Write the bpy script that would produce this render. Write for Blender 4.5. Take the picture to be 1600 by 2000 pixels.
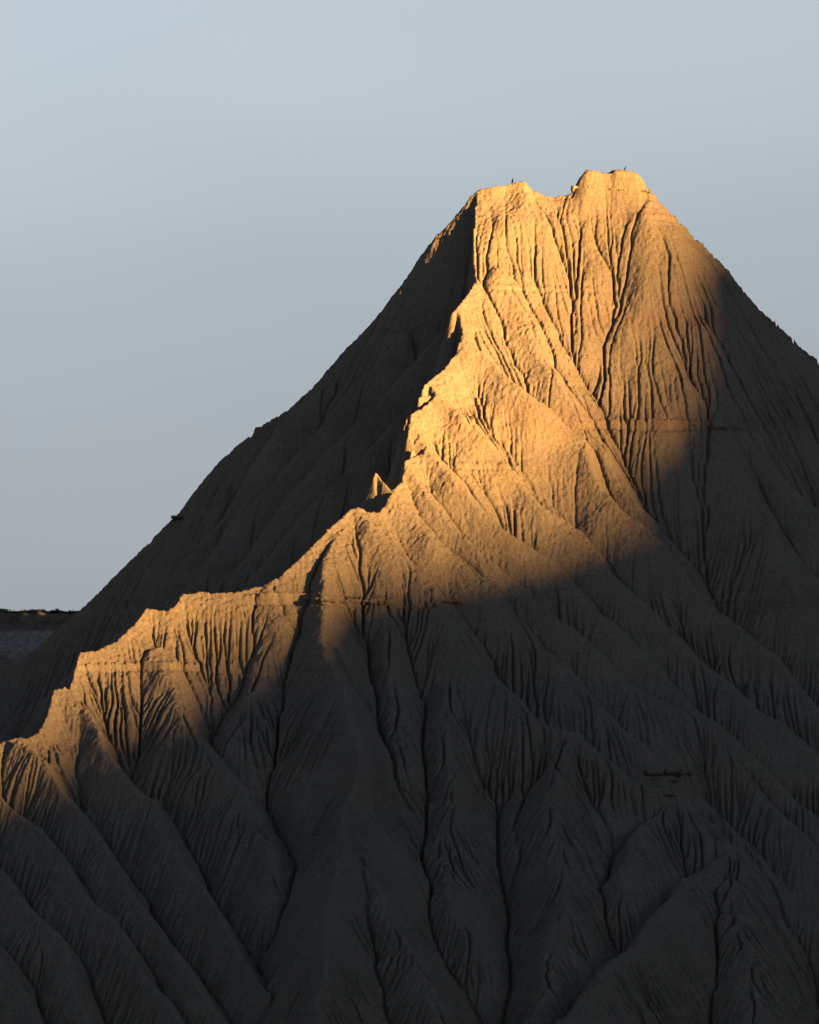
import bpy, math, random, time
import numpy as np
import bmesh
from mathutils import Vector

T0 = time.time()
rng = np.random.default_rng(7)
random.seed(7)
scene = bpy.context.scene
for o in list(bpy.data.objects):
    bpy.data.objects.remove(o)
COL = scene.collection

# ------------------------------------------------------------------ camera
S = 0.05            # metres per photo pixel at the summit
D = 500.0           # metres from camera to the summit
HV = 1300.0         # photo row of the horizon
cam_d = bpy.data.cameras.new('camera')
cam_d.sensor_fit = 'VERTICAL'
cam_d.sensor_height = 24.0
cam_d.lens = 24.0 * D / (2000 * S)
cam_d.shift_y = (HV - 1000) / 2000.0
cam_d.clip_start = 1.0
cam_d.clip_end = 20000.0
cam = bpy.data.objects.new('camera', cam_d)
cam.location = (0, -D, 0)
cam.rotation_euler = (math.radians(90), 0, 0)
COL.objects.link(cam)
scene.camera = cam

# ------------------------------------------------------------------ world and sun
SUN_AZ = math.radians(46.0)      # to the right of the line camera -> viewer's back
SUN_EL = math.radians(6.5)
world = bpy.data.worlds.new('World')
scene.world = world
world.use_nodes = True
wn, wl = world.node_tree.nodes, world.node_tree.links
wn.clear()
sky = wn.new('ShaderNodeTexSky')
sky.sky_type = 'NISHITA'
sky.sun_disc = False
sky.sun_elevation = SUN_EL
# compass: sun_rotation 0 puts the sun at +Y, increasing clockwise seen from above
SUN_DIR = Vector((math.sin(SUN_AZ) * math.cos(SUN_EL), -math.cos(SUN_AZ) * math.cos(SUN_EL), math.sin(SUN_EL)))
sky.sun_rotation = math.atan2(SUN_DIR.x, SUN_DIR.y)
sky.altitude = 300
sky.air_density = 0.5
sky.dust_density = 0.3
sky.ozone_density = 1.0
bg = wn.new('ShaderNodeBackground')
bg.inputs['Strength'].default_value = 0.05
wo = wn.new('ShaderNodeOutputWorld')
# a thin high veil greys the clear-sky colours
bw = wn.new('ShaderNodeRGBToBW')
wl.new(sky.outputs['Color'], bw.inputs['Color'])
veil = wn.new('ShaderNodeMix'); veil.data_type = 'RGBA'; veil.blend_type = 'MULTIPLY'
veil.inputs['Factor'].default_value = 1.0
wl.new(bw.outputs['Val'], veil.inputs['A'])
veil.inputs['B'].default_value = (0.812, 0.918, 0.995, 1)
mixs = wn.new('ShaderNodeMix'); mixs.data_type = 'RGBA'
tc = wn.new('ShaderNodeTexCoord')
sz = wn.new('ShaderNodeSeparateXYZ'); wl.new(tc.outputs['Generated'], sz.inputs[0])
vf = wn.new('ShaderNodeMapRange'); vf.interpolation_type = 'SMOOTHSTEP'
vf.inputs['From Min'].default_value = 0.0; vf.inputs['From Max'].default_value = 0.6
vf.inputs['To Min'].default_value = 1.0; vf.inputs['To Max'].default_value = 0.6
wl.new(sz.outputs['Z'], vf.inputs['Value']); wl.new(vf.outputs[0], mixs.inputs['Factor'])
wl.new(sky.outputs['Color'], mixs.inputs['A'])
wl.new(veil.outputs['Result'], mixs.inputs['B'])
# faint uneven cloud in the veil
mp = wn.new('ShaderNodeMapping'); mp.inputs['Scale'].default_value = (5.0, 5.0, 16.0)
wl.new(tc.outputs['Generated'], mp.inputs['Vector'])
cn = wn.new('ShaderNodeTexNoise'); cn.inputs['Scale'].default_value = 1.0; cn.inputs['Detail'].default_value = 2.0
wl.new(mp.outputs[0], cn.inputs['Vector'])
cc = wn.new('ShaderNodeValToRGB')
cc.color_ramp.elements[0].position = 0.35; cc.color_ramp.elements[0].color = (0.40, 0.402, 0.405, 1)
cc.color_ramp.elements[1].position = 0.70; cc.color_ramp.elements[1].color = (0.44, 0.43, 0.427, 1)
wl.new(cn.outputs['Fac'], cc.inputs['Fac'])
thin = wn.new('ShaderNodeMix'); thin.data_type = 'RGBA'; thin.blend_type = 'MULTIPLY'
thin.inputs['Factor'].default_value = 1.0
wl.new(mixs.outputs['Result'], thin.inputs['A']); wl.new(cc.outputs['Color'], thin.inputs['B'])
# the murky air low over the horizon
lz = wn.new('ShaderNodeMapRange')
lz.inputs['From Min'].default_value = 0.0; lz.inputs['From Max'].default_value = 0.2
wl.new(sz.outputs['Z'], lz.inputs['Value'])
low = wn.new('ShaderNodeValToRGB')
low.color_ramp.interpolation = 'B_SPLINE'
le = low.color_ramp.elements
while len(le) < 6: le.new(0.5)
for e, (pz, g) in zip(le, [(0.0, .42), (0.2, .50), (0.4, .75), (0.6, 1.21), (0.8, 1.32), (1.0, 1.32)]):
    e.position = pz; e.color = (g / 1.32, g / 1.32, g / 1.32, 1)
wl.new(lz.outputs[0], low.inputs['Fac'])
dim = wn.new('ShaderNodeVectorMath'); dim.operation = 'SCALE'
wl.new(thin.outputs['Result'], dim.inputs[0]); lg = wn.new('ShaderNodeMath'); lg.operation = 'MULTIPLY'; lg.inputs[1].default_value = 1.32
wl.new(low.outputs['Color'], lg.inputs[0]); wl.new(lg.outputs[0], dim.inputs['Scale'])
wl.new(dim.outputs['Vector'], bg.inputs['Color'])
wl.new(bg.outputs['Background'], wo.inputs['Surface'])

sun_d = bpy.data.lights.new('sun', 'SUN')
sun_d.energy = 5.0
sun_d.angle = math.radians(0.6)
sun_d.color = (1.0, 0.512, 0.150)
sun = bpy.data.objects.new('sun', sun_d)
sun.rotation_euler = SUN_DIR.to_track_quat('Z', 'Y').to_euler()
sun.location = SUN_DIR * 300
COL.objects.link(sun)

vs = scene.view_settings
vs.view_transform = 'Standard'
vs.look = 'None'
vs.gamma = 1.0
vs.use_curve_mapping = False
vs.exposure = 3.12
scene.cycles.max_bounces = 4

# ------------------------------------------------------------------ numeric helpers
def P(u, v, yp):
    """photo pixel (u, v) at depth yp (pixels, + away) -> metres"""
    Y = yp * S
    k = S * (D + Y) / D
    return ((u - 800) * k, Y, (HV - v) * k)

def resize_cubic(a, ny, nx):
    def along(a, n):
        m = a.shape[0]
        t = np.linspace(0, m - 1, n)
        i = np.clip(np.floor(t).astype(int), 0, m - 2)
        f = (t - i)[:, None]
        p0 = a[np.clip(i - 1, 0, m - 1)]; p1 = a[i]; p2 = a[i + 1]; p3 = a[np.clip(i + 2, 0, m - 1)]
        return p1 + 0.5 * f * (p2 - p0 + f * (2 * p0 - 5 * p1 + 4 * p2 - p3 + f * (3 * (p1 - p2) + p3 - p0)))
    return along(along(a, ny).T.copy(), nx).T.copy()

def noise(ny, nx, cell_y, cell_x):
    """smooth random field, about unit standard deviation; cells in grid steps"""
    gy, gx = max(4, int(ny / cell_y) + 2), max(4, int(nx / cell_x) + 2)
    return resize_cubic(rng.standard_normal((gy, gx)), ny, nx) * 1.25

def fbm(ny, nx, cell, octs, gain=0.5):
    out = np.zeros((ny, nx)); amp = 1.0; c = cell
    for _ in range(octs):
        if c < 1.5: break
        out += amp * noise(ny, nx, c, c)
        amp *= gain; c *= 0.5
    return out

def blur(a, n=1):
    for _ in range(n):
        p = np.pad(a, 1, mode='edge')
        a = (p[1:-1, 1:-1] * 4 + p[:-2, 1:-1] * 2 + p[2:, 1:-1] * 2 + p[1:-1, :-2] * 2 + p[1:-1, 2:] * 2
             + p[:-2, :-2] + p[2:, 2:] + p[:-2, 2:] + p[2:, :-2]) / 16
    return a

# ------------------------------------------------------------------ skeleton of crests
GU = ([-300, 0, 300, 640, 935, 1270, 1600, 2000], [-230, -150, -110, -90, 0, 150, 300, 430])
def face_y(u, v):
    """depth of the front face, in pixels"""
    return -1.1 * (v - 370) + np.interp(u, *GU)

RIDGES = []   # (points in metres, m, r)
def ridge(pts, off=0.0, off2=None, m=1.35, r=0.5, mr=None, zone='front'):
    q = []
    n = len(pts)
    # arc parameter for the offset
    L = [0.0]
    for a, b in zip(pts, pts[1:]):
        L.append(L[-1] + math.hypot(b[0] - a[0], b[1] - a[1]))
    for i, p in enumerate(pts):
        if len(p) == 3:
            q.append(P(*p))
        else:
            o = off if off2 is None else off + (off2 - off) * L[i] / L[-1]
            q.append(P(p[0], p[1], face_y(*p) + o))
    RIDGES.append((np.array(q), m, r, mr, zone))

# sharp main crest, summit -> lower left
CREST_A = [(935, 370, 0), (933, 420, 0), (930, 445, -12), (926, 470, -40), (921, 520, -125), (931, 547, -185), (912, 575, -225), (893, 600), (900, 630), (905, 655), (890, 690),
       (862, 725), (835, 745), (850, 775), (826, 795), (800, 810), (795, 856), (832, 880), (790, 900), (785, 940), (767, 957), (760, 975), (740, 1000)]
CREST_B = [(740, 1000), (722, 999), (700, 991), (684, 994), (640, 1035), (590, 1085), (550, 1122), (520, 1140), (480, 1152), (430, 1158),
       (385, 1155), (355, 1160), (342, 1183), (328, 1191), (305, 1190), (285, 1187), (268, 1212), (250, 1230), (225, 1253), (190, 1268), (155, 1275),
       (146, 1305), (137, 1341), (105, 1346), (92, 1395), (75, 1430), (55, 1440), (35, 1440), (0, 1450), (-60, 1490), (-200, 1600), (-400, 1750)]
ridge(CREST_A + CREST_B[1:], r=0.05, m=1.1, mr=6.0, zone='all')
# pinnacles and teeth on the sharp crest
for pts, mm in [([(733, 927), (736, 923), (742, 929), (755, 946), (768, 962), (778, 962)], 3.0), ([(893, 600), (884, 612)], 3.0), ([(835, 746), (826, 757)], 3.0), ([(797, 812), (791, 826)], 3.5),
                ([(808, 874), (803, 884)], 4.0), ([(703, 990), (698, 999)], 2.5), ([(685, 992), (680, 1002)], 2.5), ([(843, 771), (818, 772)], 5.0)]:
    ridge(pts, m=mm, r=0.05, zone='all')
# summit rim and the cap on it
ridge([(935, 370, 0), (965, 363, 0), (1000, 357, 4), (1022, 354, 6), (1040, 372, 4), (1060, 380, 0), (1080, 383, 0), (1100, 380, 0), (1117, 374, 0),
       (1125, 372, 0), (1270, 374, 0)], r=0.15, m=1.9, zone='all')
for yy in (2, 14, 28):
    ridge([(1118, 364, yy), (1128, 349, yy), (1141, 333, yy), (1148, 331.5, yy), (1160, 332, yy), (1171, 338, yy), (1188, 338, yy), (1199, 332.5, yy), (1215, 331.5, yy), (1238, 336, yy), (1250, 344, yy), (1258, 356, yy)], r=0.06, m=2.3, zone='all')
# band of steeper clay under the rim
ridge([(938, 392, -8), (972, 402, -20), (1000, 412, -27), (1035, 412, -26)], r=0.8, m=1.4, zone='front')
ridge([(1055, 405, -18), (1095, 424, -30), (1140, 428, -38)], r=0.8, m=1.4, zone='front')
ridge([(946, 376, -4), (1000, 372, -6), (1030, 374, -7)], r=0.3, m=1.9, zone='front')
ridge([(1030, 386, -8), (1060, 388, -7), (1085, 390, -7), (1118, 384, -9), (1135, 378, -12)], r=0.3, m=1.9, zone='front')
ridge([(952, 388, -12), (1025, 390, -14), (1060, 396, -13), (1085, 400, -12), (1120, 396, -15), (1200, 392, -16), (1262, 392, -14)], r=0.3, m=1.45, zone='front')
# left skyline spur
ridge([(935, 370, 0), (918, 385, 0), (900, 406, 0), (872, 438, 0), (855, 457, 0), (843, 475, 0), (834, 494, 0), (823, 522, 0)], r=0.2, m=2.0, zone='all')
ridge([(823, 522, 0), (809, 546, 0), (788, 574, 0), (760, 606, 0),
       (722, 651, 0), (690, 683, 0), (652, 721, 0), (610, 763, 0), (571, 798, 0), (540, 816, 0), (508, 830, 0), (484, 847, 0), (452, 875, 0),
       (428, 898, 0), (380, 958, 0), (340, 1012, 0), (290, 1065, 0), (230, 1127, 0), (170, 1188, 0), (110, 1240, 0), (50, 1285, 0), (0, 1312, 0), (-250, 1500, 0), (-400, 1640, 0)], r=0.3, m=1.5, zone='all')
# ribs on the shaded left side
ridge([(700, 700, -15), (620, 778, -60), (570, 822, -90), (525, 905, -110), (480, 975, -130), (424, 1033, -160), (356, 1108, -200), (250, 1220, -260), (100, 1360, -320)], r=0.5, m=1.5, zone='back')
ridge([(790, 650, -100), (680, 770, -150), (600, 870, -190), (480, 1012, -260), (330, 1180, -340), (200, 1310, -420)], r=0.5, m=1.5, zone='back')
ridge([(760, 720, -120), (660, 830, -180), (560, 940, -230), (430, 1080, -310), (300, 1225, -390)], r=0.5, m=1.5, zone='back')
ridge([(880, 640, -190), (780, 740, -240), (680, 850, -300), (560, 980, -370), (430, 1130, -440), (300, 1270, -520)], r=0.5, m=1.5, zone='back')
ridge([(800, 790, -320), (700, 900, -390), (600, 1010, -450), (480, 1140, -520), (360, 1270, -600)], r=0.5, m=1.5, zone='back')
# right skyline spur
ridge([(1270, 374, 0), (1290, 400, 0), (1320, 432, 0), (1360, 470, 0), (1395, 506, 0), (1420, 543, 0), (1460, 590, 0), (1530, 652, 0), (1600, 716, 0), (1750, 860, 0), (2000, 1100, 0)], r=0.6)
# front spurs, right to left
ridge([(1262, 400, -25), (1300, 430), (1340, 478), (1380, 540), (1430, 610), (1500, 690), (1600, 790), (1750, 950)], off=20, r=0.7)
ridge([(1225, 385, -10), (1246, 407), (1284, 490), (1325, 565), (1362, 625), (1400, 664), (1431, 700), (1484, 775), (1525, 816), (1600, 868), (1750, 1000)], off=-15, off2=-30, r=0.25)
ridge([(1032, 374, 2), (1062, 430, -50), (1100, 467), (1156, 539), (1212, 599), (1254, 651), (1287, 692), (1344, 752), (1386, 775), (1440, 826), (1470, 868), (1525, 925), (1600, 990), (1750, 1150)], off=5, off2=-70, r=0.3)
ridge([(1395, 800), (1405, 850), (1430, 895), (1457, 940), (1500, 1012), (1540, 1100), (1575, 1190), (1620, 1260), (1750, 1400)], off=-60, off2=-90, r=0.25)
ridge([(928, 470, -45), (945, 495, -100), (969, 524), (1010, 599), (1040, 655), (1077, 722), (1111, 771), (1124, 797), (1180, 880), (1240, 972), (1290, 1050), (1330, 1110)], off=-5, off2=0, r=0.6)
ridge([(905, 655), (980, 730), (1070, 800), (1131, 855), (1157, 932), (1195, 989), (1232, 1022), (1262, 1052), (1318, 1104), (1375, 1165), (1440, 1220), (1500, 1280), (1550, 1335), (1600, 1390), (1750, 1550)], off=-15, off2=-45, r=0.25)
ridge([(835, 748), (900, 820), (1000, 917), (1049, 985), (1112, 1030), (1161, 1088), (1215, 1145), (1300, 1205), (1350, 1255), (1410, 1320), (1465, 1380), (1535, 1425), (1600, 1472), (1750, 1600)], off=-5, off2=-30, r=0.25)
ridge([(800, 812), (850, 900), (920, 990), (1000, 1052), (1070, 1092), (1120, 1130), (1160, 1183), (1220, 1235), (1285, 1300), (1350, 1380), (1425, 1440), (1500, 1500), (1560, 1563), (1600, 1597), (1750, 1740)], off=-5, off2=-30, r=0.25)
ridge([(790, 900), (850, 990), (930, 1080), (1040, 1160), (1110, 1220), (1170, 1270), (1230, 1330), (1300, 1370), (1365, 1405), (1440, 1490), (1520, 1588), (1600, 1660), (1750, 1800)], off=-5, off2=-30, r=0.25)
ridge([(765, 960), (840, 1050), (900, 1100), (950, 1145), (1015, 1213), (1070, 1270), (1140, 1353), (1190, 1395), (1250, 1440), (1305, 1494), (1340, 1540), (1400, 1600), (1475, 1675), (1550, 1745), (1650, 1840)], off=-5, off2=-10, r=0.8)
# buttress crest running right
SB = [(700, 994), (770, 1080), (830, 1150), (880, 1200), (915, 1265), (960, 1320), (1020, 1385), (1065, 1420), (1120, 1432), (1180, 1480), (1260, 1535), (1313, 1549),
      (1330, 1580), (1365, 1620), (1395, 1642), (1435, 1652), (1480, 1695), (1530, 1740), (1600, 1795), (1750, 1950)]
ridge(SB, off=0, off2=-170, r=0.7)
ridge([(1435, 1653), (1390, 1690), (1330, 1740), (1280, 1795), (1220, 1865), (1150, 1945), (1090, 2010), (1000, 2110), (850, 2300)], off=-125, off2=-420, r=0.8)
ridge([(1435, 1655), (1425, 1750), (1440, 1850), (1470, 2000), (1500, 2300)], off=-140, off2=-330, r=1.4)
# buttress crest toward the viewer
ridge([(690, 995), (655, 1045), (637, 1110), (632, 1175)], off=5, off2=-8, r=0.2, m=1.25)
ridge([(637, 1110), (632, 1190), (640, 1290), (660, 1360), (688, 1440), (690, 1500), (672, 1610), (662, 1725), (648, 1810), (620, 2000), (610, 2300)], off=-12, off2=-360, r=0.2)
ridge([(672, 1610), (700, 1660), (740, 1740), (790, 1850), (830, 1930), (870, 2020), (930, 2300)], off=-130, off2=-260, r=0.6)
ridge([(745, 1110), (762, 1200), (770, 1300), (778, 1420), (785, 1540)], off=15, off2=10, r=0.8)
ridge([(880, 1210), (885, 1300), (880, 1400), (872, 1500), (868, 1620), (890, 1760), (930, 1850)], off=0, off2=-30, r=0.8)
ridge([(1090, 1432), (1078, 1500), (1085, 1600), (1096, 1700), (1085, 1830), (1050, 1980), (1030, 2100), (1010, 2300)], off=-70, off2=-170, r=0.8)
ridge([(1000, 1370), (1010, 1450), (1015, 1550), (1010, 1650)], off=0, off2=0, r=0.8)
ridge([(1313, 1552), (1260, 1620), (1215, 1700)], off=-95, off2=-110, r=1.0)
# spurs below the lower left crest
ridge([(530, 1141), (548, 1200), (525, 1270), (495, 1350), (468, 1430)], off=0, off2=35, r=1.2)
ridge([(300, 1265), (322, 1310), (359, 1400), (415, 1485), (480, 1562), (527, 1645), (540, 1720)], off=5, off2=-30, r=1.0)
ridge([(158, 1385), (180, 1432), (225, 1490), (280, 1565), (330, 1640), (380, 1710), (425, 1780), (480, 1862), (560, 1980), (740, 2300)], off=8, off2=-120, r=0.25)
ridge([(37, 1444), (75, 1478), (115, 1535), (165, 1605), (235, 1690), (280, 1775), (340, 1850), (400, 1940), (470, 2040), (620, 2300)], off=-25, off2=-100, r=0.25)
ridge([(-60, 1495), (0, 1562), (65, 1615), (120, 1680), (150, 1720), (215, 1795), (260, 1860), (310, 1935), (380, 2040), (520, 2300)], off=-20, off2=-110, r=0.25)
ridge([(-130, 1550), (-50, 1640), (0, 1700), (100, 1830), (160, 1950), (220, 2060), (340, 2300)], off=-20, off2=-110, r=0.25)
ridge([(-230, 1640), (-100, 1750), (0, 1850), (80, 2000), (120, 2100), (200, 2300)], off=-20, off2=-110, r=0.5)

ZG = -42.0          # level of the plain
def crest_side(X, Y, q):
    """plan distance to a polyline and on which side of it each cell lies"""
    n = len(q) - 1
    dirs = [(q[i + 1][:2] - q[i][:2]) / max(1e-9, np.linalg.norm(q[i + 1][:2] - q[i][:2])) for i in range(n)]
    nor = [np.array((-d[1], d[0])) for d in dirs]
    best = np.full(X.shape, 1e9); side = np.zeros(X.shape)
    for i in range(n):
        a = q[i][:2]; L = np.linalg.norm(q[i + 1][:2] - a)
        rx, ry = X - a[0], Y - a[1]
        t = rx * dirs[i][0] + ry * dirs[i][1]
        tc = np.clip(t, 0, L)
        d = np.hypot(rx - tc * dirs[i][0], ry - tc * dirs[i][1])
        n0 = nor[i] + nor[max(i - 1, 0)]; n1 = nor[i] + nor[min(i + 1, n - 1)]
        nx = np.where(t <= 0, n0[0], np.where(t >= L, n1[0], nor[i][0]))
        ny = np.where(t <= 0, n0[1], np.where(t >= L, n1[1], nor[i][1]))
        s = (rx - tc * dirs[i][0]) * nx + (ry - tc * dirs[i][1]) * ny
        k = d < best
        best[k] = d[k]; side[k] = s[k]
    return best, side

def roof(X, Y):
    """highest of all slopes that fall away from the crests"""
    Z = np.full(X.shape, ZG)
    side = crest_side(X, Y, RIDGES[0][0])[1]
    left = side < 0
    for q, m0, r, mr, zone in RIDGES:
        m = m0 if mr is None else np.where(left, mr, m0)
        zr = np.full(X.shape, ZG)
        for a, b in zip(q, q[1:]):
            d = b[:2] - a[:2]
            L = math.hypot(*d)
            if L < 1e-6: continue
            ex, ey = d / L
            rx, ry = X - a[0], Y - a[1]
            t = rx * ex + ry * ey
            h = np.abs(-rx * ey + ry * ex)
            p = np.clip((b[2] - a[2]) / L, -m * 0.97, m * 0.97)
            w = np.sqrt(m * m - p * p)
            ts = np.clip(t + h * p / w, 0, L)
            dist = np.sqrt(h * h + (t - ts) ** 2)
            z = a[2] + (b[2] - a[2]) * ts / L - m * (np.sqrt(dist * dist + r * r) - r)
            np.maximum(zr, z, out=zr)
        if zone == 'front': zr[left] = ZG
        if zone == 'back': zr[~left] = ZG
        np.maximum(Z, zr, out=Z)
    return Z

# ------------------------------------------------------------------ fine grid of the near hill
X0, X1, Y0, Y1 = -43.0, 43.0, -112.0, 7.0
DX = 0.095
NX, NY = int(round((X1 - X0) / DX)) + 1, int(round((Y1 - Y0) / DX)) + 1
xs = X0 + np.arange(NX) * DX
ys = Y0 + np.arange(NY) * DX
cx, cy = NX // 2 + 1, NY // 2 + 1
xc = np.linspace(xs[0], xs[-1], cx); yc = np.linspace(ys[0], ys[-1], cy)
XC, YC = np.meshgrid(xc, yc)
dxc = xc[1] - xc[0]
# distance (in plan) to the sharp crest: it keeps its drawn line
dA, sideA = crest_side(XC, YC, RIDGES[0][0])
keep = np.clip(dA / 3.0, 0, 1)
keep = keep * keep * (3 - 2 * keep)
wx = keep * (0.30 * noise(cy, cx, 30, 30) + 0.14 * noise(cy, cx, 10, 10))
wy = keep * (0.30 * noise(cy, cx, 30, 30) + 0.14 * noise(cy, cx, 10, 10))
base = roof(XC + wx, YC + wy)
print('roof', round(time.time() - T0, 1))

OFF = [(-1, -1), (-1, 0), (-1, 1), (0, -1), (0, 1), (1, -1), (1, 0), (1, 1)]
def receivers(z, dx, spread):
    ny, nx = z.shape
    p = np.pad(z, 1, constant_values=1e9)
    best = np.zeros((ny, nx)); rec = np.arange(ny * nx).reshape(ny, nx).copy(); dist = np.full((ny, nx), dx)
    idx = np.arange(ny * nx).reshape(ny, nx)
    for oy, ox in OFF:
        dd = dx * math.hypot(oy, ox)
        s = (z - p[1 + oy:1 + oy + ny, 1 + ox:1 + ox + nx]) / dd
        s = s * (1 + spread * rng.random((ny, nx))) if spread else s
        k = s > best
        best[k] = s[k]; rec[k] = (idx + oy * nx + ox)[k]; dist[k] = dd
    return rec.ravel(), dist.ravel()

def area(z, rec, dx):
    order = np.argsort(-z.ravel(), kind='stable')
    A = [dx * dx] * z.size
    R = rec.tolist()
    ol = order.tolist()
    for i in ol:
        r = R[i]
        if r != i: A[r] += A[i]
    return np.array(A), ol, R

def erode(z, dx, iters, K, Ac, mexp, floor, spread, diff):
    for it in range(iters):
        rec, dist = receivers(z, dx, spread)
        A, ol, R = area(z, rec, dx)
        F = (K * np.maximum(A - Ac, 0) ** mexp / dist).tolist()
        zl = z.ravel().tolist()
        for i in reversed(ol):
            f = F[i]
            if f:
                zl[i] = (zl[i] + f * zl[R[i]]) / (1 + f)
        z = np.maximum(np.array(zl).reshape(z.shape), floor)
        if diff: z = z * (1 - diff) + blur(z) * diff
    return z, A

# coarse carving of the main gullies
zc = base + 0.03 * keep * fbm(cy, cx, 14, 3)
zc, A = erode(zc, dxc, 6, 0.016, 2.0, 0.45, base - 0.8, 0.8, 0.03)
print('coarse', round(time.time() - T0, 1))
Z = resize_cubic(zc, NY, NX)
# harder beds: patchy horizontal lips with an undercut below
for zl, amp, w in [(45.6, .20, .3), (43.8, .16, .3), (36.5, .12, .3), (27.0, .10, .3), (22.6, .46, .4), (18.0, .12, .3), (12.0, .08, .3), (5.9, .52, .4), (-0.2, .24, .35),
                   (-5.7, .16, .35), (-11.1, .26, .4), (-17.0, .10, .3)]:
    tz = (Z - zl - 0.25 * noise(NY, NX, 120, 120)) / (0.7 * w)
    msk = np.clip(0.3 + 0.7 * noise(NY, NX, 60, 60), 0, 1)
    Z += 0.9 * amp * msk * (np.exp(-(tz - 0.6) ** 2 * 2) - 0.9 * np.exp(-(tz + 0.7) ** 2 * 2))

def runoff(Zf, n, steps, step=0.7, inertia=0.55):
    """density of rain water trickling down the surface, drop by drop"""
    gy, gx = np.gradient(Zf)
    gx = gx.ravel(); gy = gy.ravel()
    x = rng.uniform(2, NX - 3, n); y = rng.uniform(2, NY - 3, n)
    vx = np.zeros(n); vy = np.zeros(n)
    F = np.zeros(NX * NY)
    acc_i, acc_w = [], []
    for k in range(steps):
        i = x.astype(np.int64); j = y.astype(np.int64)
        fx = x - i; fy = y - j
        b = j * NX + i
        w00 = (1 - fx) * (1 - fy); w10 = fx * (1 - fy); w01 = (1 - fx) * fy; w11 = fx * fy
        dx_ = gx[b] * w00 + gx[b + 1] * w10 + gx[b + NX] * w01 + gx[b + NX + 1] * w11
        dy_ = gy[b] * w00 + gy[b + 1] * w10 + gy[b + NX] * w01 + gy[b + NX + 1] * w11
        vx = vx * inertia - dx_; vy = vy * inertia - dy_
        L = np.sqrt(vx * vx + vy * vy) + 1e-9
        acc_i += [b, b + 1, b + NX, b + NX + 1]; acc_w += [w00, w10, w01, w11]
        if len(acc_i) >= 64 or k == steps - 1:
            F += np.bincount(np.concatenate(acc_i), np.concatenate(acc_w), NX * NY)
            acc_i, acc_w = [], []
        x = x + step * vx / L; y = y + step * vy / L
        ok = (x > 1) & (x < NX - 3) & (y > 1) & (y < NY - 3)
        if not ok.all():
            x, y, vx, vy = x[ok], y[ok], vx[ok], vy[ok]
    return F.reshape(NY, NX) * (step * NX * NY / n)

patch = np.clip(0.8 + 0.4 * noise(NY, NX, 45, 45), 0.2, 1.3)
wand = 0.05 * noise(NY, NX, 14, 14) + 0.03 * noise(NY, NX, 7, 7)
low = np.clip((12 - Z) / 18, 0, 1)          # the lower, older slopes are more finely rilled
for n, dep, f0 in [(90000, 0.06, 16), (90000, 0.09, 18), (180000, 0.40, 18)]:
    Fm = runoff(blur(Z + wand, 1), n, 240)
    c = np.clip(np.log(np.maximum(Fm, 1) / (f0 * (1 - 0.74 * low))) / 2.3, 0, 1.15) ** 1.5
    Z -= dep * (1 + 0.45 * low) * patch * (0.8 * c + 0.2 * blur(c))
    print('runoff', round(time.time() - T0, 1))
Z += 0.032 * rng.standard_normal((NY, NX)) + 0.038 * noise(NY, NX, 2.4, 2.4) + 0.015 * noise(NY, NX, 5, 5)
print('fine', round(time.time() - T0, 1))

# ------------------------------------------------------------------ mesh building
def grid_mesh(name, X, Y, Zg, mat):
    ny, nx = Zg.shape
    co = np.stack([X, Y, Zg], axis=-1).reshape(-1, 3).astype(np.float32)
    i = np.arange((ny - 1) * nx).reshape(ny - 1, nx)[:, :-1].ravel()
    quads = np.stack([i, i + 1, i + 1 + nx, i + nx], axis=1).astype(np.int32)
    me = bpy.data.meshes.new(name)
    me.vertices.add(len(co)); me.vertices.foreach_set('co', co.ravel())
    me.loops.add(quads.size); me.loops.foreach_set('vertex_index', quads.ravel())
    me.polygons.add(len(quads))
    me.polygons.foreach_set('loop_start', np.arange(0, quads.size, 4, dtype=np.int32))
    me.polygons.foreach_set('use_smooth', np.ones(len(quads), dtype=bool))
    me.update(calc_edges=True)
    me.materials.append(mat)
    o = bpy.data.objects.new(name, me)
    COL.objects.link(o)
    return o


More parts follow.
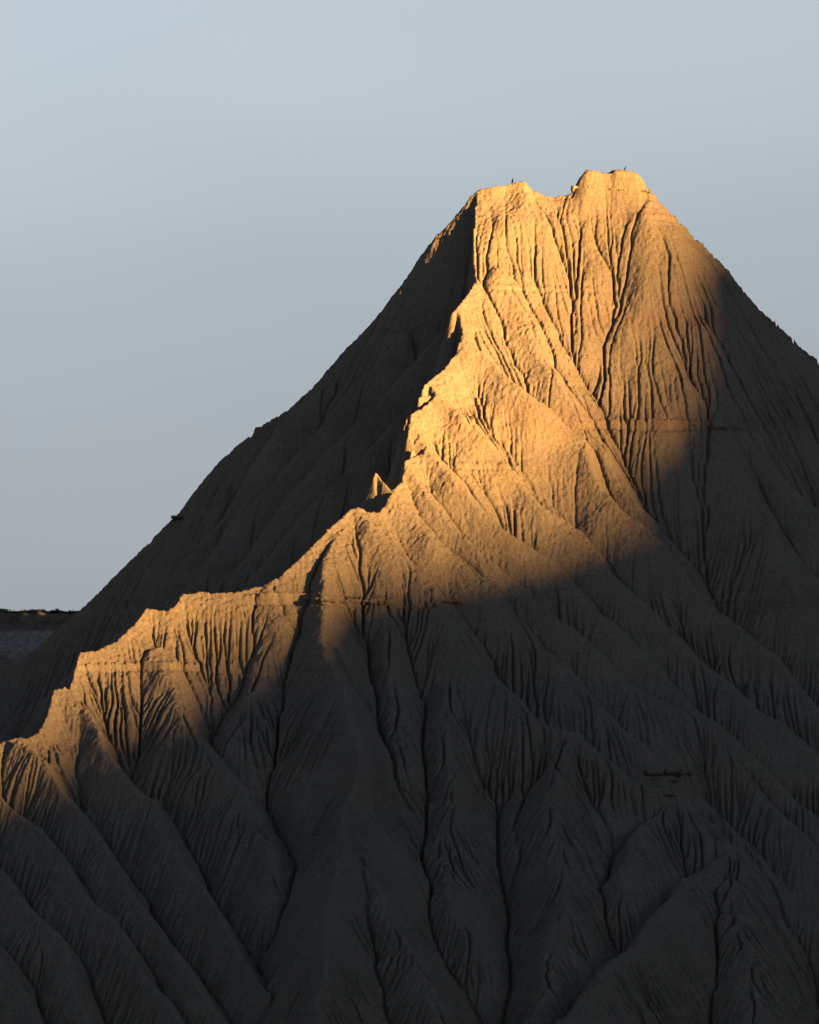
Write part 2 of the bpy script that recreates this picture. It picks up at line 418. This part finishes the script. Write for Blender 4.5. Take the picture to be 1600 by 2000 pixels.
def earth(name, bands, speck=0.22, scale=5.0, bump=0.9, dist=0.08, band_scale=1.0):
    """dry clay: beds of slightly different colour by height, blotches, grain"""
    m = bpy.data.materials.new(name)
    m.use_nodes = True
    n, l = m.node_tree.nodes, m.node_tree.links
    b = n['Principled BSDF']
    b.inputs['Roughness'].default_value = 0.95
    b.inputs['Specular IOR Level'].default_value = 0.08
    geo = n.new('ShaderNodeNewGeometry')
    sep = n.new('ShaderNodeSeparateXYZ'); l.new(geo.outputs['Position'], sep.inputs[0])
    big = n.new('ShaderNodeTexNoise'); big.inputs['Scale'].default_value = 0.12 * band_scale; big.inputs['Detail'].default_value = 4
    l.new(geo.outputs['Position'], big.inputs['Vector'])
    wob = n.new('ShaderNodeMath'); wob.operation = 'MULTIPLY_ADD'
    l.new(big.outputs['Fac'], wob.inputs[0]); wob.inputs[1].default_value = 3.0 / band_scale
    l.new(sep.outputs['Z'], wob.inputs[2])
    mr = n.new('ShaderNodeMapRange')
    mr.inputs['From Min'].default_value = bands[0][0]; mr.inputs['From Max'].default_value = bands[-1][0]
    l.new(wob.outputs[0], mr.inputs['Value'])
    cr = n.new('ShaderNodeValToRGB')
    el = cr.color_ramp.elements
    z0, z1 = bands[0][0], bands[-1][0]
    while len(el) < len(bands): el.new(0.5)
    for e, (z, c) in zip(el, bands):
        e.position = (z - z0) / (z1 - z0); e.color = (*c, 1)
    l.new(mr.outputs[0], cr.inputs['Fac'])
    # thin bedding lines
    tz = n.new('ShaderNodeCombineXYZ')
    sx = n.new('ShaderNodeMath'); sx.operation = 'MULTIPLY'; sx.inputs[1].default_value = 0.03
    l.new(sep.outputs['X'], sx.inputs[0]); l.new(sx.outputs[0], tz.inputs['X'])
    l.new(wob.outputs[0], tz.inputs['Z'])
    bed = n.new('ShaderNodeTexNoise'); bed.inputs['Scale'].default_value = 1.1 * band_scale; bed.inputs['Detail'].default_value = 3
    l.new(tz.outputs[0], bed.inputs['Vector'])
    gr = n.new('ShaderNodeTexNoise'); gr.inputs['Scale'].default_value = scale; gr.inputs['Detail'].default_value = 5; gr.inputs['Roughness'].default_value = 0.7
    l.new(geo.outputs['Position'], gr.inputs['Vector'])
    def gain(src, lo, hi, a, bb):
        g = n.new('ShaderNodeMapRange')
        g.inputs['From Min'].default_value = lo; g.inputs['From Max'].default_value = hi
        g.inputs['To Min'].default_value = a; g.inputs['To Max'].default_value = bb
        l.new(src, g.inputs['Value']); return g.outputs[0]
    def mul(x, y):
        q = n.new('ShaderNodeMath'); q.operation = 'MULTIPLY'
        l.new(x, q.inputs[0]); l.new(y, q.inputs[1]); return q.outputs[0]
    f = mul(mul(gain(bed.outputs['Fac'], 0.35, 0.65, 0.95, 1.05), gain(gr.outputs['Fac'], 0.38, 0.62, 1 - speck, 1 + speck)),
            gain(big.outputs['Fac'], 0.3, 0.7, 0.94, 1.06))
    mx = n.new('ShaderNodeVectorMath'); mx.operation = 'SCALE'
    l.new(cr.outputs['Color'], mx.inputs[0]); l.new(f, mx.inputs['Scale'])
    l.new(mx.outputs['Vector'], b.inputs['Base Color'])
    bp = n.new('ShaderNodeBump'); bp.inputs['Strength'].default_value = bump; bp.inputs['Distance'].default_value = dist
    l.new(gr.outputs['Fac'], bp.inputs['Height']); l.new(bp.outputs['Normal'], b.inputs['Normal'])
    return m

def plain(name, col, rough=0.9):
    m = bpy.data.materials.new(name); m.use_nodes = True
    n, l = m.node_tree.nodes, m.node_tree.links
    b = n['Principled BSDF']; b.inputs['Roughness'].default_value = rough
    t = n.new('ShaderNodeTexNoise'); t.inputs['Scale'].default_value = 9
    c = n.new('ShaderNodeValToRGB')
    c.color_ramp.elements[0].color = (*[x * 0.7 for x in col], 1); c.color_ramp.elements[1].color = (*[x * 1.3 for x in col], 1)
    l.new(t.outputs['Fac'], c.inputs['Fac']); l.new(c.outputs['Color'], b.inputs['Base Color'])
    return m

TAN, GREY, PINK, OCH = (.132, .115, .095), (.121, .110, .097), (.134, .105, .086), (.137, .116, .088)
CLAY = earth('clay', [(-42, GREY), (-25, TAN), (-12, GREY), (-9.5, TAN), (-1, GREY), (0.8, TAN), (5.4, TAN), (6.2, OCH), (7.2, TAN),
                      (17, TAN), (18.4, OCH), (20, TAN), (23, OCH), (24.5, PINK), (26.5, TAN), (33, TAN), (34.5, PINK), (36.5, TAN), (43.6, OCH),
                      (44.6, TAN), (45.4, PINK), (46.4, TAN), (47.4, OCH), (50, OCH)])
ROCK = earth('ledge_rock', [(-42, (.12, .105, .09)), (0, (.125, .108, .088)), (50, (.148, .122, .088))], speck=0.2, scale=4.0, bump=0.8, dist=0.06)

hill = grid_mesh('hill', *np.meshgrid(xs, ys), Z, CLAY)
hill['kind'] = 'structure'
hill['label'] = 'steep gullied clay peak with a sharp sunlit crest and dark shaded left side'

# coarser outer slopes of the same hill, tucked under the fine surface
xo = np.arange(-110, 110.1, 1.0); yo = np.arange(-165, 100.1, 1.0)
XO, YO = np.meshgrid(xo, yo)
ZO = roof(XO, YO) + 0.25 * fbm(len(yo), len(xo), 8, 3)
inside = (XO > X0 + 1.2) & (XO < X1 - 1.2) & (YO > Y0 + 1.2) & (YO < Y1 - 1.2)
near = (XO > X0 - 1.2) & (XO < X1 + 1.2) & (YO > Y0 - 1.2) & (YO < Y1 + 1.2)
ZO = np.where(inside, ZO - 6.0, np.where(near, ZO - 0.8, ZO))
edge = np.minimum.reduce([XO - xo[0], xo[-1] - XO, YO - yo[0], yo[-1] - YO])
ZO = np.where(edge < 3, ZG - 2.0, ZO)
slopes = grid_mesh('outer_slope', XO, YO, ZO, CLAY)
slopes.parent = hill

def surf(u, v):
    """where the camera ray through photo pixel (u, v) meets the fine hill"""
    Yv = np.arange(ys[0] + 0.2, ys[-1] - 0.2, 0.04)
    k = S * (D + Yv) / D
    x = (u - 800) * k; z = (HV - v) * k
    i = np.clip(np.round((Yv - Y0) / DX).astype(int), 0, NY - 1)
    j = np.clip(np.round((x - X0) / DX).astype(int), 0, NX - 1)
    hit = np.nonzero(Z[i, j] >= z)[0]
    if len(hit) == 0: return None
    a = hit[0]
    return Vector((x[a], Yv[a], z[a]))

# ------------------------------------------------------------------ plain and the hill that shades the lower slopes
def sheet(name, x0, x1, y0, y1, z, mat):
    me = bpy.data.meshes.new(name)
    me.from_pydata([(x0, y0, z), (x1, y0, z), (x1, y1, z), (x0, y1, z)], [], [(0, 1, 2, 3)])
    me.materials.append(mat)
    o = bpy.data.objects.new(name, me); COL.objects.link(o)
    return o
GROUND = earth('plain_soil', [(-60, (.15, .125, .095)), (0, (.16, .135, .10)), (50, (.17, .14, .11))], speck=0.2, scale=0.6, bump=0.3, dist=0.2, band_scale=0.2)
ground = sheet('ground', -12000, 12000, -12000, 14000, ZG, GROUND)
ground['kind'] = 'structure'

FAR = earth('far_clay', [(-42, (.14, .12, .10)), (0, (.16, .135, .11)), (60, (.18, .145, .11)), (180, (.17, .14, .11))], speck=0.15, scale=0.5, bump=0.4, dist=0.3, band_scale=0.15)
ca, sa = math.cos(SUN_AZ), math.sin(SUN_AZ)
def hill_along(name, profile, L, pr, half, step, slope, origin=(0, 0), rough=1.0, mat=FAR):
    """a ridge standing across the sun's path, L metres from origin; profile = [(p, crest height)]"""
    p = np.arange(pr[0], pr[1] + step, step); w = np.arange(-half, half + step, step)
    PP, WW = np.meshgrid(p, w)
    H = np.interp(PP, [a for a, _ in profile], [b for _, b in profile])
    q = L + WW
    Zr = H - slope * (np.sqrt(WW ** 2 + 9) - 3)
    g = np.clip(np.abs(WW) / 60, 0, 1)
    Zr += g * rough * 5 * fbm(*PP.shape, 40 / step, 4)
    Zr = np.maximum(Zr, ZG - 1.5)
    X = origin[0] + PP * ca + q * sa
    Y = origin[1] + PP * sa - q * ca
    o = grid_mesh(name, X, Y, Zr, mat)
    o['kind'] = 'structure'
    return o
# crest heights as they stand 600 m out; the hill itself is at 1100 m
SHADE_PROFILE = [(-300, 20), (-160, 42), (-90, 55), (-75, 60.3), (-68, 63.8), (-60, 66), (-52, 69.8), (-46, 73), (-42, 75.8), (-36, 76.3), (-29, 77.3), (-21, 78.5), (-10, 81.5), (-5, 87.5), (1.4, 91.5),
                 (5, 96), (8, 101), (11, 106.5), (16, 110.5), (20, 111), (26, 114), (60, 130), (150, 135), (300, 120)]
rise = 900 * math.tan(SUN_EL)
hill_along('hill', [(-700, -43)] + [(a, b + rise) for a, b in SHADE_PROFILE] + [(700, -43)], 1500, (-710, 710), 450, 5.0, 0.62)
# unseen hills added either side of the sunlit gap to block low sky light
hill_along('hill', [(-1100, -43), (-900, 90), (-600, 220), (-300, 240), (-190, 190), (-115, 62), (-60, -43)], 700, (-1110, -50), 360, 6.0, 0.88)
hill_along('hill', [(30, -43), (90, 120), (160, 230), (320, 300), (600, 260), (900, -43)], 700, (20, 910), 540, 6.0, 0.6)

# unseen hills added at left and right to darken the shaded slopes
def sky_block_hill(xc, yc, rx, ry, h):
    x = np.arange(xc - rx, xc + rx + 1, 6.0); y = np.arange(yc - ry, yc + ry + 1, 6.0)
    X, Y = np.meshgrid(x, y)
    q = np.sqrt(((X - xc) / rx) ** 2 + ((Y - yc) / ry) ** 2)
    Zs = ZG - 2 + (h - ZG) * np.clip(1 - q, 0, 1) * 1.0 + np.clip(1 - q, 0, 1) ** .5 * 7 * fbm(*X.shape, 9, 4)
    o = grid_mesh('hill', X, Y, Zs, FAR); o['kind'] = 'structure'
sky_block_hill(-330, -60, 210, 330, 95)
sky_block_hill(400, -20, 270, 380, 190)

# ------------------------------------------------------------------ far mesa
def mesa():
    k = 0.4; Yc = 3500.0
    x = np.arange(-1000, 300.1, 2.0); y = np.arange(-170, 420.1, 2.5)
    XM, YM = np.meshgrid(x, y)
    ny, nx = XM.shape
    edge = 14 * noise(1, nx, 1, 45)[0] if False else 10 * resize_cubic(rng.standard_normal((2, 24)), 2, nx)[0]
    flute = 5.0 * resize_cubic(rng.standard_normal((2, 120)), 2, nx)[0]
    dep = YM + edge[None, :] + flute[None, :]
    top = 41.5 + 0.5 * noise(ny, nx, 12, 12)
    # talus, lower cliff, bench, upper cliff
    prof_d = [-170, -120, -60, -20, -4, 4, 8, 14, 18, 40, 420]
    prof_z = [-44, -40, -16, 8, 18, 21, 30, 33, 41, 42.5, 43]
    Zm = np.interp(dep, prof_d, prof_z)
    rub = np.clip((20 - Zm) / 20, 0, 1)
    Zm += rub * 2.6 * fbm(ny, nx, 10, 3) + 0.5 * noise(ny, nx, 3, 3)
    Zm = np.where(dep > 20, np.maximum(Zm, 0) + 0 * top, Zm)
    FARROCK = earth('mesa_rock', [(-44, (.10, .085, .07)), (10, (.12, .105, .095)), (20, (.17, .16, .15)), (31, (.16, .15, .14)), (34, (.075, .066, .06)), (45, (.085, .07, .06))],
                    speck=0.3, scale=0.25, bump=0.6, dist=0.8, band_scale=0.25)
    o = grid_mesh('mesa', XM, YM + Yc, Zm, FARROCK)
    o['kind'] = 'structure'
    return x, y + Yc, Zm
mx_, my_, MZ = mesa()
# hidden rise added to shade the mesa, its crest notched for small lit spots
hill_along('hill', [(-300, -43), (-220, 90), (-130, 120), (-40, 125), (-14, 122), (-10, 84), (-6, 120), (0, 122), (3, 68), (6.5, 122), (16, 122), (20, 86), (23, 122), (60, 125), (150, 120), (260, 40), (330, -43)], 380, (-310, 340), 240, 2.0, 0.65, origin=(-285, 3500))

# ------------------------------------------------------------------ shrubs along the mesa rim
LEAF = plain('shrub_leaf', (.035, .042, .026))
def shrub_mesh(seed):
    r = random.Random(seed)
    bm = bmesh.new()
    for c in range(9):
        cx_, cy_, cz_ = r.gauss(0, .9), r.gauss(0, .9), 1.0 + abs(r.gauss(0, .7))
        rad = r.uniform(.6, 1.1)
        for k in range(46):
            a, b_ = r.uniform(0, 6.283), math.acos(r.uniform(-1, 1))
            rr = rad * (0.6 + 0.5 * r.random())
            p = Vector((cx_ + rr * math.sin(b_) * math.cos(a), cy_ + rr * math.sin(b_) * math.sin(a), max(0.02, cz_ + rr * .8 * math.cos(b_))))
            t = Vector((r.gauss(0, 1), r.gauss(0, 1), r.gauss(0, 1))).normalized()
            q = t.orthogonal().normalized(); h = r.uniform(.18, .34)
            bm.faces.new([bm.verts.new(p + t * h), bm.verts.new(p + q * h * .6), bm.verts.new(p - t * h), bm.verts.new(p - q * h * .6)])
    me = bpy.data.meshes.new('shrub'); bm.to_mesh(me); bm.free(); me.materials.append(LEAF)
    return me
SH = [shrub_mesh(i) for i in range(4)]
u = -30.0; k_i = 0
while u < 172:
    x = (u - 800) * 0.4
    j = int(round((x - mx_[0]) / 2.0))
    col = MZ[:, j]; i = int(np.nonzero(col > 40.6)[0][0])
    big = 1.6 if 2 < u < 12 or 58 < u < 67 or 100 < u < 109 else random.uniform(.75, 1.15)
    o = bpy.data.objects.new('shrub', SH[k_i % 4])
    o.location = (x, my_[i] + random.uniform(1, 5), col[i] - 0.2)
    o.scale = (big * 1.25, big * 1.25, big * 0.95); o.rotation_euler = (0, 0, random.uniform(0, 6.28))
    o['label'] = 'small dark shrub on the rim of the far mesa at the left edge'
    if big > 1.5 and 50 < u < 75: o['label'] = 'broad dark shrub in the middle of the visible mesa rim'
    elif big > 1.5 and u > 98: o['label'] = 'taller dark shrub on the mesa rim close to the shaded hill slope'
    elif big > 1.5: o['label'] = 'largest dark shrub at the left end of the far mesa rim'
    o['category'] = 'shrub'; o['group'] = 'shrubs along the far mesa rim'
    COL.objects.link(o)
    u += random.uniform(5, 9); k_i += 1

# ------------------------------------------------------------------ cap of the summit
def mesh_obj(name, bm, mat, parent=None, smooth=True):
    me = bpy.data.meshes.new(name); bm.normal_update(); bm.to_mesh(me); bm.free()
    me.materials.append(mat)
    if smooth: me.polygons.foreach_set('use_smooth', np.ones(len(me.polygons), dtype=bool))
    o = bpy.data.objects.new(name, me); COL.objects.link(o)
    if parent is not None: o.parent = parent
    return o

def slab(name, c, length, depth, thick, rotz=0.0, seed=0, mat=ROCK, parent=None, taper=0.25, tilt=0.0):
    """a weathered, layered slab of harder rock: irregular outline, undercut below"""
    r = random.Random(seed)
    bm = bmesh.new()
    n = 26
    out = []
    jl = [r.uniform(.88, 1.08) for _ in range(n)]
    for i in range(n):
        a = 2 * math.pi * i / n
        e = 0.5
        x = math.copysign(abs(math.cos(a)) ** e, math.cos(a)) * length / 2 * (jl[i] * .5 + .5)
        y = math.copysign(abs(math.sin(a)) ** e, math.sin(a)) * depth / 2 * jl[i]
        out.append((x, y))
    levels = [(-.5, 1 - taper), (-.2, 1 - taper * .4), (-.15, .97), (.12, 1.0), (.16, .95), (.42, .93), (.5, .80)]
    rings = []
    for z, k in levels:
        rings.append([bm.verts.new((x * (1 - (1 - k) * .5) + r.gauss(0, .008 * length * .2), y * k + r.gauss(0, .012 * depth), z * thick * (0.85 + 0.3 * math.sin(3 * x / max(length, .1) + seed) * .5) + x * tilt + r.gauss(0, .03 * thick))) for x, y in out])
    for a, b in zip(rings, rings[1:]):
        for i in range(n):
            bm.faces.new([a[i], a[(i + 1) % n], b[(i + 1) % n], b[i]])
    bm.faces.new(rings[0][::-1]); bm.faces.new(rings[-1])
    o = mesh_obj(name, bm, mat, parent, smooth=False)
    o.location = c; o.rotation_euler = (0, 0, rotz)
    return o

def ledge(u0, u1, v0, v1, depth, seed, off=0.0, rotz=0.0, tilt=0.0, sv=None, yp=None):
    """slab covering photo columns u0..u1 and rows v0..v1 where the hill stands there"""
    uc, vc = (u0 + u1) / 2, (v0 + v1) / 2
    h = surf(uc, sv if sv else vc) if yp is None else Vector(P(uc, vc, yp))
    k = S * (D + h.y) / D
    c = Vector(((uc - 800) * k, h.y + depth * 0.5 - 0.14 + off, (HV - vc) * k))
    o = slab('rock_ledge', c, (u1 - u0) * k, depth, (v1 - v0) * k, rotz, seed, parent=hill, tilt=tilt)
    return o
# broken shelf on the right-hand spur
ledge(1348, 1392, 825, 838, 2.6, 1, off=-.1, tilt=-.03)
ledge(1388, 1424, 828, 840, 2.4, 21, off=-.2, tilt=-.06)
ledge(1420, 1446, 831, 843, 2.0, 22, off=-.1, tilt=-.06)
ledge(1362, 1410, 838, 844, 1.6, 23, off=.1, tilt=-.04)
# shelf in the dark lower right with rubble under it
ledge(1258, 1300, 1502, 1517, 2.4, 2, off=-.5, tilt=.01)
ledge(1296, 1334, 1500, 1518, 2.6, 24, off=-.6)
ledge(1330, 1352, 1504, 1518, 1.8, 25, off=-.4)
ledge(1268, 1282, 1519, 1525, .8, 26, off=-.1)
ledge(1310, 1325, 1522, 1528, .8, 27, off=-.1)
ledge(1290, 1316, 1549, 1556, 1.2, 12)
ledge(1314, 1326, 1551, 1558, 1.0, 28)
ledge(334, 416, 1009, 1017, 3.6, 3, yp=-8, off=-1.7, tilt=-.045)                          # thin shelf on the left skyline
ledge(1115, 1142, 361, 373, 2.4, 4, sv=372, off=.1, tilt=.0)                           # lips under the summit cap
ledge(1146, 1168, 361, 372, 1.6, 14, sv=369, off=.1)
ledge(1186, 1208, 367, 373, 1.2, 5, sv=371, tilt=-.02)
ledge(1206, 1226, 369, 374, 1.2, 6, sv=373, tilt=-.02)
ledge(1240, 1274, 370, 376, 1.6, 7, sv=375, tilt=.02)
ledge(815, 856, 769, 776, 1.2, 8, off=.2)                                       # shelf in the crest notch
r_ = random.Random(5)
u = 588.0; i = 0
while u < 905:                                                                  # broken bed below the middle knob
    w = r_.uniform(10, 30)
    vm = 1169 + 9 * math.sin((u - 588) / 110) + (8 if 760 < u < 850 else 0)
    t = r_.uniform(6, 11) + (5 if 740 < u < 860 else 0)
    if surf(u + w / 2, vm) is not None:
        ledge(u, u + w, vm - t / 2, vm + t / 2, r_.uniform(.7, 1.1), 40 + i, off=r_.uniform(-.55, -.1), tilt=r_.uniform(-.05, .02))
    u += w * r_.uniform(.8, 1.25); i += 1
# loose stones
for u, v, sz in [(808, 1008, 5), (1158, 792, 4), (640, 1036, 6), (655, 1037, 4), (1378, 826, 7), (1215, 612, 4), (998, 368, 4), (1014, 360, 5), (870, 965, 4)]:
    h = surf(u, v)
    if h is None: continue
    k = S * (D + h.y) / D
    o = slab('stone', h, sz * k * 1.3, sz * k, sz * k * .8, r_.uniform(0, 3), int(u), parent=hill)

# ------------------------------------------------------------------ birds
FEATHER = plain('dark_feather', (.0045, .0045, .005), 0.95)
FEATHER.node_tree.nodes['Principled BSDF'].inputs['Specular IOR Level'].default_value = 0.05
HORN = plain('horn', (.05, .045, .04), 0.5)
def loft(rings, seg=14):
    """rings: (centre, axis_a, axis_b) -> closed tube"""
    bm = bmesh.new(); rr = []
    for c, a, b in rings:
        rr.append([bm.verts.new(c + a * math.cos(2 * math.pi * i / seg) + b * math.sin(2 * math.pi * i / seg)) for i in range(seg)])
    for p, q in zip(rr, rr[1:]):
        for i in range(seg): bm.faces.new([p[i], p[(i + 1) % seg], q[(i + 1) % seg], q[i]])
    bm.faces.new(rr[0][::-1]); bm.faces.new(rr[-1])
    bmesh.ops.recalc_face_normals(bm, faces=bm.faces)
    return bm
def spine(pts):
    """pts: (x, z, half width in the x-z plane, half width in y) along the body"""
    out = []
    for i, (x, z, w, d) in enumerate(pts):
        a = pts[max(i - 1, 0)]; b = pts[min(i + 1, len(pts) - 1)]
        t = Vector((b[0] - a[0], 0, b[1] - a[1])).normalized()
        out.append((Vector((x, 0, z)), Vector((-t.z, 0, t.x)) * w, Vector((0, 1, 0)) * d))
    return out
def bird(u, v, yp, height, lean, facing, label):
    base = Vector(P(u, v, yp))
    jx = int(round((base.x - X0) / DX)); jy = int(round((base.y - Y0) / DX))
    base.z = float(Z[jy - 1:jy + 2, jx - 1:jx + 2].max()) - 0.02
    e = bpy.data.objects.new('bird', None); COL.objects.link(e)
    e.location = base; e.rotation_euler = (0, 0, facing)
    e['label'] = label; e['category'] = 'bird'; e['group'] = 'dark birds perched on the summit'
    h = height
    def sp(pts):
        q = []
        for x, z, w, d in pts:
            q.append(((x + lean * z) * h, z * h, w * h, d * h))
        return spine(q)
    body = [(-.16, -.02, .012, .05), (-.12, .10, .022, .055), (-.08, .20, .06, .075), (-.02, .33, .115, .115), (.03, .47, .135, .13), (.05, .60, .12, .12), (.05, .70, .085, .085),
            (.055, .78, .072, .07), (.065, .86, .080, .075), (.085, .93, .066, .062), (.105, .965, .035, .035)]
    mesh_obj('body', loft(sp(body)), FEATHER, e)
    mesh_obj('beak', loft(sp([(.11, .885, .028, .022), (.16, .885, .022, .016), (.20, .870, .012, .009), (.215, .85, .004, .004)])), HORN, e)
    for s_ in (-1, 1):
        w = sp([(.03, .62, .05, .02), (0, .50, .10, .035), (-.05, .34, .10, .035), (-.10, .18, .06, .025), (-.15, .04, .015, .01)])
        w = [(c + Vector((0, s_ * .115 * h, 0)), a, b) for c, a, b in w]
        mesh_obj('wing', loft(w), FEATHER, e)
        g = sp([(.02, .30, .035, .035), (.03, .16, .02, .02), (.02, .03, .014, .014), (.04, -.02, .02, .03)])
        g = [(c + Vector((0, s_ * .055 * h, 0)), a, b) for c, a, b in g]
        mesh_obj('leg', loft(g, 8), HORN, e)
    return e
bird(1001, 356.5, 4, 0.56, 0.06, math.radians(60), 'dark bird perched upright on the left, lower shoulder of the summit')
bird(1219, 333.5, 4, 0.46, 0.42, math.radians(15), 'smaller dark bird leaning forward on the flat summit cap at the right')
print('done', round(time.time() - T0, 1))
